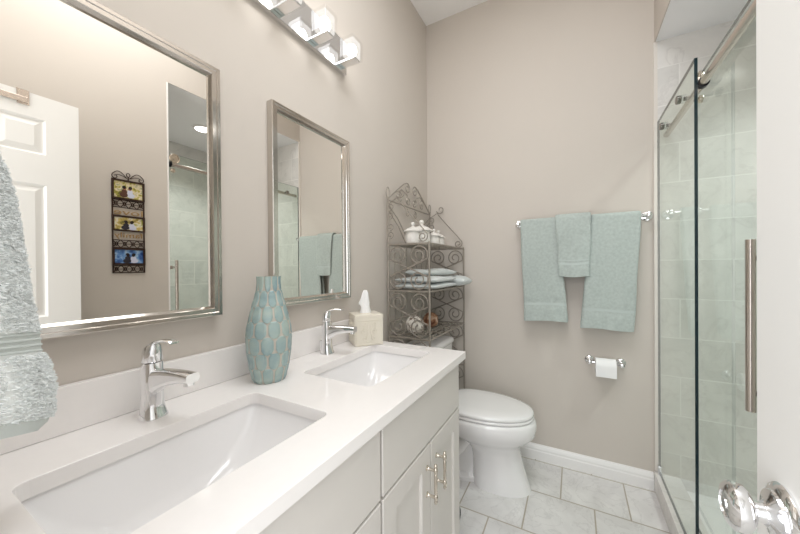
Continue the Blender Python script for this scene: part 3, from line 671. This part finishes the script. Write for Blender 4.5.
br_ = thing('floor_canister', 'small black canister on the floor behind the end of the vanity', 'canister', (0.440, 1.39, 0.0))
b = MB(); b.lathe([(0.030, 0.0), (0.036, 0.006), (0.040, 0.025), (0.040, 0.045), (0.034, 0.062), (0.028, 0.066)], (0.440, 1.39, 0), 'z', 32); b.build('canister', RUBBER, br_)
b = MB(); b.lathe([(0.026, 0.0665), (0.026, 0.070), (0.008, 0.073), (0.006, 0.080), (0.009, 0.084), (0.009, 0.092), (0.003, 0.096)], (0.440, 1.39, 0), 'z', 20); b.build('handle', RUBBER, br_)

# ------------------------------------------------------------------ towel bar, towels
BY, BZ = 2.012, 1.487
tbar = thing('towel_bar', 'chrome towel bar with round posts on the back wall', 'towel bar', (1.0, D, BZ))
b = MB(); b.tube([(0.656, BY, BZ), (1.314, BY, BZ)], 0.008, 16); b.build('bar', CHROME, tbar)
for x in (0.654, 1.316):
    b = MB(); b.lathe([(0.027, -0.0005), (0.028, -0.004), (0.025, -0.008), (0.019, -0.009), (0.018, -0.013), (0.011, -0.015), (0.009, -0.028), (0.009, -0.05), (0.013, -0.054), (0.0145, -0.067), (0.012, -0.077), (0.004, -0.080)], (x, D, BZ), 'y', 28); b.build('post', CHROME, tbar)

def towel(name, xt, xb, zb, zback, thick, yfront, label, bands, seed, rin=0.0085, bulge=0.006):
    """a towel folded over the bar: xt/xb = left and right edge at the bar and at the hem"""
    rnd = random.Random(seed); nx = 34; ph = [rnd.uniform(0, 6.28) for _ in range(6)]
    t = thing(name, label, 'towel', ((xt[0] + xt[1]) / 2, BY, BZ), 'aqua towels on the towel bar')
    rad = 0.010 + thick
    prof_ = []
    zf = [zb + (BZ - zb) * k / 44 for k in range(45)]
    for z in zf: prof_.append(('f', z))
    for k in range(1, 10): prof_.append(('a', k * PI / 10))
    for k in range(12): prof_.append(('b', BZ - (BZ - zback) * k / 11))
    def pos(kind, val_, s, rr):
        if kind == 'a': z = BZ + rr * math.sin(val_); y = BY - rr * math.cos(val_)
        elif kind == 'f': z = val_; y = BY - rr
        else: z = val_; y = BY + rr
        f = max(0, min(1, (BZ - z) / (BZ - zb)))
        x = (xt[0] + (xb[0] - xt[0]) * f) * (1 - s) + (xt[1] + (xb[1] - xt[1]) * f) * s
        ed = min(1, min(s, 1 - s) * 9)
        if kind == 'f':
            y -= yfront * min(1, f * 6) + bulge * f * math.sin(PI * s) + 0.0035 * f * math.sin(7 * s + ph[0] + 2 * f) + 0.002 * math.sin(13 * s + ph[1] + 6 * f) * f
            for z0, z1 in bands:
                if z0 <= z <= z1: y += 0.0022
            z += 0.004 * math.sin(5 * s + ph[2]) * f + 0.003 * s * f
            x += 0.003 * math.sin(9 * f + ph[3]) * f
        if kind == 'b': y = min(D - 0.004, y)
        return (x, y, z)
    bb = MB(); rows = []
    for s in [k / nx for k in range(nx + 1)]:
        e = min(s, 1 - s) * nx
        sh = 0.35 if e < 0.5 else (0.8 if e < 1.5 else 1.0)
        outer = [pos(k, v, s, rin + thick * (0.5 + 0.5 * sh)) for k, v in prof_]
        inn = [pos(k, v, s, rin + thick * (0.5 - 0.5 * sh)) for k, v in reversed(prof_)]
        rows.append(outer + inn)
    nf = len(zf)
    def mi(i, j):
        if j < nf - 1:
            zc = (zf[j] + zf[j + 1]) / 2
            for z0, z1 in bands:
                if z0 <= zc <= z1: return 1
        return 0
    V = bb.grid(rows, mi, cu=True)
    k = len(prof_)
    for row in (V[0], V[-1]):
        for j in range(k - 1): bb.face((row[j], row[j + 1], row[2 * k - 2 - j], row[2 * k - 1 - j]))
    bb.build('terry_cloth', [TERRY, TERRYB], t, ang=70)
    return t
towel('bath_towel', (0.671, 0.880), (0.693, 0.934), 0.888, 0.896, 0.014, 0.004, 'aqua bath towel hanging on the left side of the towel bar', [(0.980, 0.998), (0.967, 0.973), (1.005, 1.011)], 1)
towel('bath_towel', (1.050, 1.280), (0.994, 1.245), 0.864, 0.88, 0.014, 0.004, 'aqua bath towel hanging on the right side of the bar, near the shower', [(0.960, 0.978), (0.947, 0.953), (0.985, 0.991)], 2)
towel('hand_towel', (0.868, 1.050), (0.889, 1.042), 1.156, 1.18, 0.010, 0.006, 'small aqua hand towel hanging over the middle of the towel bar', [(1.226, 1.240), (1.213, 1.219), (1.247, 1.253)], 3, 0.0265)

# ------------------------------------------------------------------ paper holder and roll
ph_ = thing('paper_holder', 'chrome toilet paper holder with two round posts on the back wall', 'paper holder', (1.119, D, 0.666))
for x in (1.042, 1.197):
    b = MB(); b.lathe([(0.024, -0.0005), (0.025, -0.004), (0.022, -0.008), (0.016, -0.010), (0.010, -0.013), (0.008, -0.03), (0.012, -0.038), (0.014, -0.052), (0.011, -0.062), (0.003, -0.065)], (x, D, 0.667), 'y', 28); b.build('post', CHROME, ph_)
b = MB(); b.tube([(1.044, D - 0.052, 0.667), (1.195, D - 0.052, 0.667)], 0.006, 12); b.build('roller', CHROME, ph_)
rl = thing('toilet_paper_roll', 'white toilet paper roll on the chrome holder beside the towels', 'toilet paper', (1.119, D - 0.052, 0.61))
b = MB()
b.lathe([(0.019, -0.049), (0.040, -0.049), (0.041, -0.048), (0.041, 0.048), (0.040, 0.049), (0.019, 0.049), (0.019, -0.049)], (1.119, D - 0.052, 0.6545), 'x', 40, cap=False); b.build('roll', PAPER, rl)
b = MB(); b.box((1.070, D - 0.0935, 0.600), (1.168, D - 0.0925, 0.6545)); b.build('loose_sheet', PAPER, rl, smooth=False)

# ------------------------------------------------------------------ shower glass
def pane(parent, x0, x1, y0, y1, z0, z1, name):
    bb = MB(); bb.box((x0, y0, z0), (x1, y1, z1), lambda q: 0 if q in ((1, 2, 6, 5), (3, 0, 4, 7)) else 1)
    return bb.build(name, [GLASS, GEDGE], parent, smooth=False)
fp = thing('fixed_glass_screen', 'fixed clear glass screen of the shower, standing against the back wall', 'glass screen', (1.366, 1.79, 0.105))
pane(fp, 1.3615, 1.3715, 1.500, D - 0.013, 0.1065, 1.983, 'glass')
for (y, z) in ((1.93, 1.907), (1.66, 1.907)):
    b = MB(); b.lathe([(0.016, 0.0), (0.017, 0.002), (0.017, 0.014), (0.014, 0.016)], (1.3610, y, z), '-x', 24); b.lathe([(0.009, 0.0), (0.009, 0.014)], (1.3720, y, z), 'x', 14); b.build('standoff', GUN, fp)
b = MB(); b.box((1.354, D - 0.040, 0.1065), (1.379, D - 0.013, 0.15)); b.build('clamp', CHROME, fp, smooth=False, bevel=0.002)
ra = thing('shower_rail', 'round brushed nickel rail running along the top of the shower glass', 'rail', (1.400, 1.48, 1.907))
b = MB(); b.tube([(1.400, 1.014, 1.907), (1.400, D - 0.011, 1.907)], 0.0135, 20); b.build('bar', NICKEL, ra)
for y in (1.035, 1.55):
    b = MB(); b.lathe([(0.0175, -0.011), (0.0185, -0.010), (0.0185, 0.010), (0.0175, 0.011)], (1.400, y, 1.907), 'y', 24); b.build('stop', DARK if y > 1 else CHAMP, ra)
sd = thing('shower_door', 'sliding clear glass shower door hanging from the nickel rail', 'shower door', (1.42, 1.34, 0.11))
pane(sd, 1.4165, 1.4245, 1.000, 1.697, 0.112, 1.985, 'glass')
for y in (1.07, 1.62):
    b = MB(); b.lathe([(0.030, 0.0), (0.032, 0.003), (0.032, 0.010), (0.026, 0.012), (0.024, 0.009), (0.012, 0.009), (0.011, 0.013), (0.003, 0.014)], (1.4160, y, 1.9545), '-x', 32); b.build('roller', CHAMP, sd)
    b = MB(); b.lathe([(0.014, 0.0), (0.015, 0.003), (0.015, 0.010), (0.010, 0.013)], (1.4160, y - 0.01, 1.872), '-x', 20); b.build('stop_disc', CHAMP, sd)
b = MB(); b.tube([(1.345, 1.047, 0.856), (1.345, 1.047, 1.276)], 0.0095, 20); hd = b.build('handle', NICKEL, sd)
for z in (0.90, 1.23):
    b = MB(); b.tube([(1.3545, 1.047, z), (1.416, 1.047, z)], 0.006, 12); b.lathe([(0.012, 0), (0.012, 0.006), (0.006, 0.008)], (1.416, 1.047, z), '-x', 16); b.build('handle_post', NICKEL, hd)
rl_ = thing('recessed_light', 'round glowing recessed light in the shower ceiling', 'light', (1.85, 1.49, ZH))
b = MB(); b.lathe([(0.062, -0.001), (0.082, -0.001), (0.083, -0.005), (0.066, -0.009), (0.062, -0.006)], (1.85, 1.49, ZH), 'z', 40, cap=False); b.build('trim_ring', TRIM, rl_)
b = MB(); b.lathe([(0.062, -0.002), (0.062, -0.006), (0.05, -0.008), (0.01, -0.0085)], (1.85, 1.49, ZH), 'z', 40); b.build('lens', LED, rl_)

# ------------------------------------------------------------------ photo collage on the right wall
pc = thing('photo_collage', 'narrow bronze collage of three couple photos seen reflected in the left mirror', 'picture frame', (XR, 0.807, 1.195))
PX = XR - 0.001; CY0, CY1 = 0.733, 0.881
lv = lambda t: 1.732 - (t - 75) * 0.535 / 430
P3 = lambda d: (lambda y, z: (PX - d, y, z))
b = MB()
for y in (CY0 + 0.003, CY1 - 0.003): b.tube([(PX - 0.005, y, 1.197), (PX - 0.005, y, 1.732)], 0.0035, 6)
b.build('side_rails', BRONZE, pc)
def bar(bb, y0, y1, z, r=0.0025): bb.tube([(PX - 0.005, y0, z), (PX - 0.005, y1, z)], r, 6)
def disc(bb, y, z, ry, rz, d, m):
    bb.prism([(y + ry * math.cos(2 * PI * k / 14), z + rz * math.sin(2 * PI * k / 14)) for k in range(14)], P3(d), P3(d + 0.0004), m)
for n, (ta, tb_) in enumerate(((75, 165), (240, 312), (390, 467))):
    z1, z0 = lv(ta), lv(tb_)
    b = MB()
    R = lambda ins, d: [(PX - d, CY0 + ins, z0 + ins), (PX - d, CY1 - ins, z0 + ins), (PX - d, CY1 - ins, z1 - ins), (PX - d, CY0 + ins, z1 - ins)]
    b.loft([R(0, 0.001), R(0, 0.012), R(0.009, 0.012), R(0.010, 0.006)], 0, cap=False); fr_ = b.build('photo_frame', BRONZE, pc, smooth=False)
    b = MB(); b.box((PX - 0.006, CY0 + 0.009, z0 + 0.009), (PX - 0.002, CY1 - 0.009, z1 - 0.009), 0)
    yc = (CY0 + CY1) / 2; zc = (z0 + z1) / 2; h = (z1 - z0)
    for sgn in (1, -1):
        ym_ = yc + sgn * 0.012 + 0.006 * (n - 1)
        disc(b, ym_ + sgn * 0.004, z0 + h * 0.24, 0.019, h * 0.135, 0.0062 - 0.0002 * sgn, 2 if sgn > 0 else 4)
        disc(b, ym_ + sgn * 0.001, z0 + h * 0.40, 0.013, h * 0.13, 0.0068 - 0.0002 * sgn, 2 if sgn > 0 else 4)
        disc(b, ym_, z0 + h * 0.585, 0.0078, h * 0.10, 0.0075, 3 if n == 0 else 1)
        disc(b, ym_ + sgn * 0.002, z0 + h * 0.625, 0.0085, h * 0.085, 0.0081, 1)
    b.build('photo', [PIC[n], HAIRD, SHIRT, SKIN, mat('photo_coat', srgb(92, 58, 44) if n == 0 else srgb(44, 40, 52), 0.4)], fr_, smooth=False)
def ornament(ta, tb_):
    z1, z0 = lv(ta), lv(tb_); bb = MB(); bar(bb, CY0, CY1, z1); bar(bb, CY0, CY1, z0); zc = (z0 + z1) / 2; hh = (z1 - z0) / 2
    for k in range(4):
        y = CY0 + (CY1 - CY0) * (k + 0.5) / 4; ww = (CY1 - CY0) / 8
        for s_ in (-1, 1):
            bb.tube([(PX - 0.005, y + s_ * ww * (1 - 0.75 * math.sin(PI * t)), zc + hh * (2 * t - 1)) for t in [q / 10 for q in range(11)]], 0.0022, 5)
        bb.tube([(PX - 0.005, y + ww * 0.2 * math.cos(q), zc + hh * 0.5 * math.sin(q)) for q in [2 * PI * k2 / 12 for k2 in range(12)]], 0.002, 5, closed=True)
        bb.tube([(PX - 0.005, y - ww, zc), (PX - 0.005, y + ww, zc)], 0.0018, 5)
    bb.build('scroll_strip', BRONZE, pc)
ornament(168, 203); ornament(353, 388); ornament(470, 503)
def letters(txt, ta, tb_):
    z1, z0 = lv(ta), lv(tb_)
    cu = bpy.data.curves.new('text', 'FONT'); cu.body = txt; cu.extrude = 0.02; cu.align_x = 'CENTER'; cu.size = 1.0
    o = bpy.data.objects.new('text', cu); COL.objects.link(o); bpy.context.view_layer.update()
    me = bpy.data.meshes.new_from_object(o.evaluated_get(bpy.context.evaluated_depsgraph_get())); bpy.data.objects.remove(o)
    xs = [v.co.x for v in me.vertices]; yl = [v.co.y for v in me.vertices]; x0, x1 = min(xs), max(xs); q0, q1 = min(yl), max(yl)
    bb = MB(); bb.b.from_mesh(me); bpy.data.meshes.remove(me)
    Wd = 0.130
    for v in bb.b.verts:
        f = (v.co.x - x0) / (x1 - x0); g = (v.co.y - q0) / (q1 - q0)
        # read from inside the room (looking towards +x), left is +y
        v.co = Vector((PX - 0.005 - v.co.z * 0.1, (CY0 + CY1) / 2 + Wd / 2 - Wd * f, z0 + 0.002 + (z1 - z0 - 0.004) * g))
    bb.build('letters', GOLDW, pc, smooth=False)
letters('love', 208, 238); letters('family', 316, 350)
b = MB(); ycm = (CY0 + CY1) / 2
for s_ in (-1, 1):
    f = lambda u, v: (PX - 0.005, ycm + s_ * u, v)
    b.tube([f(*p) for p in [(0.006, 1.744)] + [(0.02 + 0.05 * t, 1.747 + 0.03 * math.sin(PI * (0.15 + 0.75 * t))) for t in [q / 8 for q in range(9)]] + spiral(0.058, 1.746, 0.014, 0.004, 20, -330, 16)], 0.0022, 5)
    b.tube([f(*p) for p in [(0.006, 1.744), (0.025, 1.754), (0.045, 1.758), (0.06, 1.750)]], 0.0018, 5)
b.tube([(PX - 0.005, ycm + 0.008 * math.cos(q), 1.764 + 0.011 * math.sin(q)) for q in [2 * PI * k / 14 for k in range(14)]], 0.0022, 5, closed=True)
b.tube([(PX - 0.005, ycm, 1.732), (PX - 0.005, ycm, 1.753)], 0.003, 6)
b.build('crest', BRONZE, pc)

# ------------------------------------------------------------------ near towel on the front wall
hk = thing('towel_hook', 'chrome robe hook on the doorway wall holding the near towel', 'hook', (0.44, Y0, 1.45))
b = MB(); b.lathe([(0.024, 0.0005), (0.024, 0.005), (0.012, 0.008)], (0.43, Y0, 1.45), 'y', 24); b.tube(crom([(0.43, Y0 + 0.006, 1.45), (0.43, Y0 + 0.04, 1.437), (0.42, Y0 + 0.065, 1.437), (0.415, Y0 + 0.072, 1.455)], 5), 0.006, 10); b.build('hook', CHROME, hk)
nt = thing('hand_towel', 'fluffy pale aqua towel hanging at the left edge, close to the camera', 'towel', (0.40, 0.03, 1.0))
S0 = Vector((0.44, 0.057)); DR = Vector((-0.8, 0.6)); NR = Vector((0.6, 0.8))
Ltab = [(0.988, 0.140), (0.998, 0.160), (1.015, 0.172), (1.05, 0.174), (1.08, 0.162), (1.098, 0.146), (1.128, 0.142), (1.14, 0.134), (1.19, 0.122), (1.25, 0.110), (1.30, 0.096), (1.33, 0.082), (1.36, 0.060), (1.42, 0.030), (1.445, 0.018)]
L0tab = [(0.99, -0.05), (1.2, -0.05), (1.35, -0.045), (1.445, -0.03)]
Ttab = [(0.988, 0.040), (1.03, 0.052), (1.085, 0.046), (1.098, 0.036), (1.128, 0.036), (1.145, 0.042), (1.35, 0.034), (1.445, 0.02)]
def near(z, a):
    L1 = interp(Ltab, z); L0 = interp(L0tab, z); T = interp(Ttab, z)
    m_ = (L0 + L1) / 2; h_ = (L1 - L0) / 2; ca, sa = math.cos(a), math.sin(a)
    l = m_ + h_ * math.copysign(abs(ca) ** 0.55, ca); n_ = T / 2 * math.copysign(abs(sa) ** 0.7, sa) - T / 2 - 0.002
    n_ += 0.0025 * math.sin(40 * l + 6 * z) * (1 if sa > 0 else 0)
    # hem rises towards the camera end
    p = S0 + DR * l + NR * n_
    zz = z + 0.33 * (0.164 - l) * min(1, (1.20 - z) / 0.20) if z < 1.20 else z
    return Vector((p.x, p.y, zz))
NZ2, NA2 = 230, 220
b = MB(); zlist = [0.988 + (1.445 - 0.988) * i / NZ2 for i in range(NZ2 + 1)]
from mathutils import noise
def shaggy(z, a):
    p = near(z, a)
    if 1.098 < z < 1.128 or z < 1.004: return p
    c = near(z, a) - (S0 + DR * 0.05 - NR * 0.02).to_3d(); c.z = 0
    d = noise.noise(p * 95) * 0.6 + noise.noise(p * 210) * 0.4
    n_ = (NR.to_3d() * math.sin(a) + DR.to_3d() * math.cos(a)).normalized()
    return p + n_ * (0.0040 * d) + Vector((0, 0, 0.002 * noise.noise(p * 150 + Vector((5, 5, 5)))))
rows = [[shaggy(z, 2 * PI * k / NA2) for k in range(NA2)] for z in zlist]
b.loft(rows, lambda i, j: 1 if (1.098 < zlist[i] < 1.128 or zlist[i] < 1.004) else 0)
NTB = mat('pale_aqua_border', srgb(208, 214, 211), 0.9, bump=0.3, bscale=300, spec=0.1)
def pile(bb, cnt):
    for _ in range(cnt):
        z = random.uniform(1.004, 1.44); a = random.uniform(-0.6, PI + 0.6)
        if 1.096 < z < 1.130: continue
        p = shaggy(z, a); n_ = (NR.to_3d() * math.sin(a) + DR.to_3d() * math.cos(a)).normalized()
        t1 = Vector((-n_.y, n_.x, 0)); k = random.uniform(0.003, 0.0058)
        tip = p + (n_ * random.uniform(0.5, 1.0) + t1 * random.gauss(0, 0.5) + Vector((0, 0, random.gauss(-0.15, 0.4)))).normalized() * k
        wv = (t1 * random.uniform(-1, 1) + Vector((0, 0, random.uniform(-1, 1)))).normalized() * 0.0007
        p = p - n_ * 0.001; mid = p + (tip - p) * 0.55 + n_ * 0.0012
        A, B2, C2, D2, E2 = bb.v(*(p - wv)), bb.v(*(p + wv)), bb.v(*(mid + wv)), bb.v(*(mid - wv)), bb.v(*tip)
        bb.face((A, B2, C2, D2)); bb.face((D2, C2, E2))
b.build('terry_cloth', [TERRYS, NTB], nt, ang=80)
b = MB(); pile(b, 60000); o = b.build('terry_pile', TERRYS, nt, smooth=False); o['kind'] = 'stuff'
for z in (1.101, 1.109, 1.117, 1.125):
    b = MB(); b.tube([near(z, 2 * PI * k / 64) for k in range(64)], 0.0016, 6, closed=True); b.build('border_rib', NTB, nt)
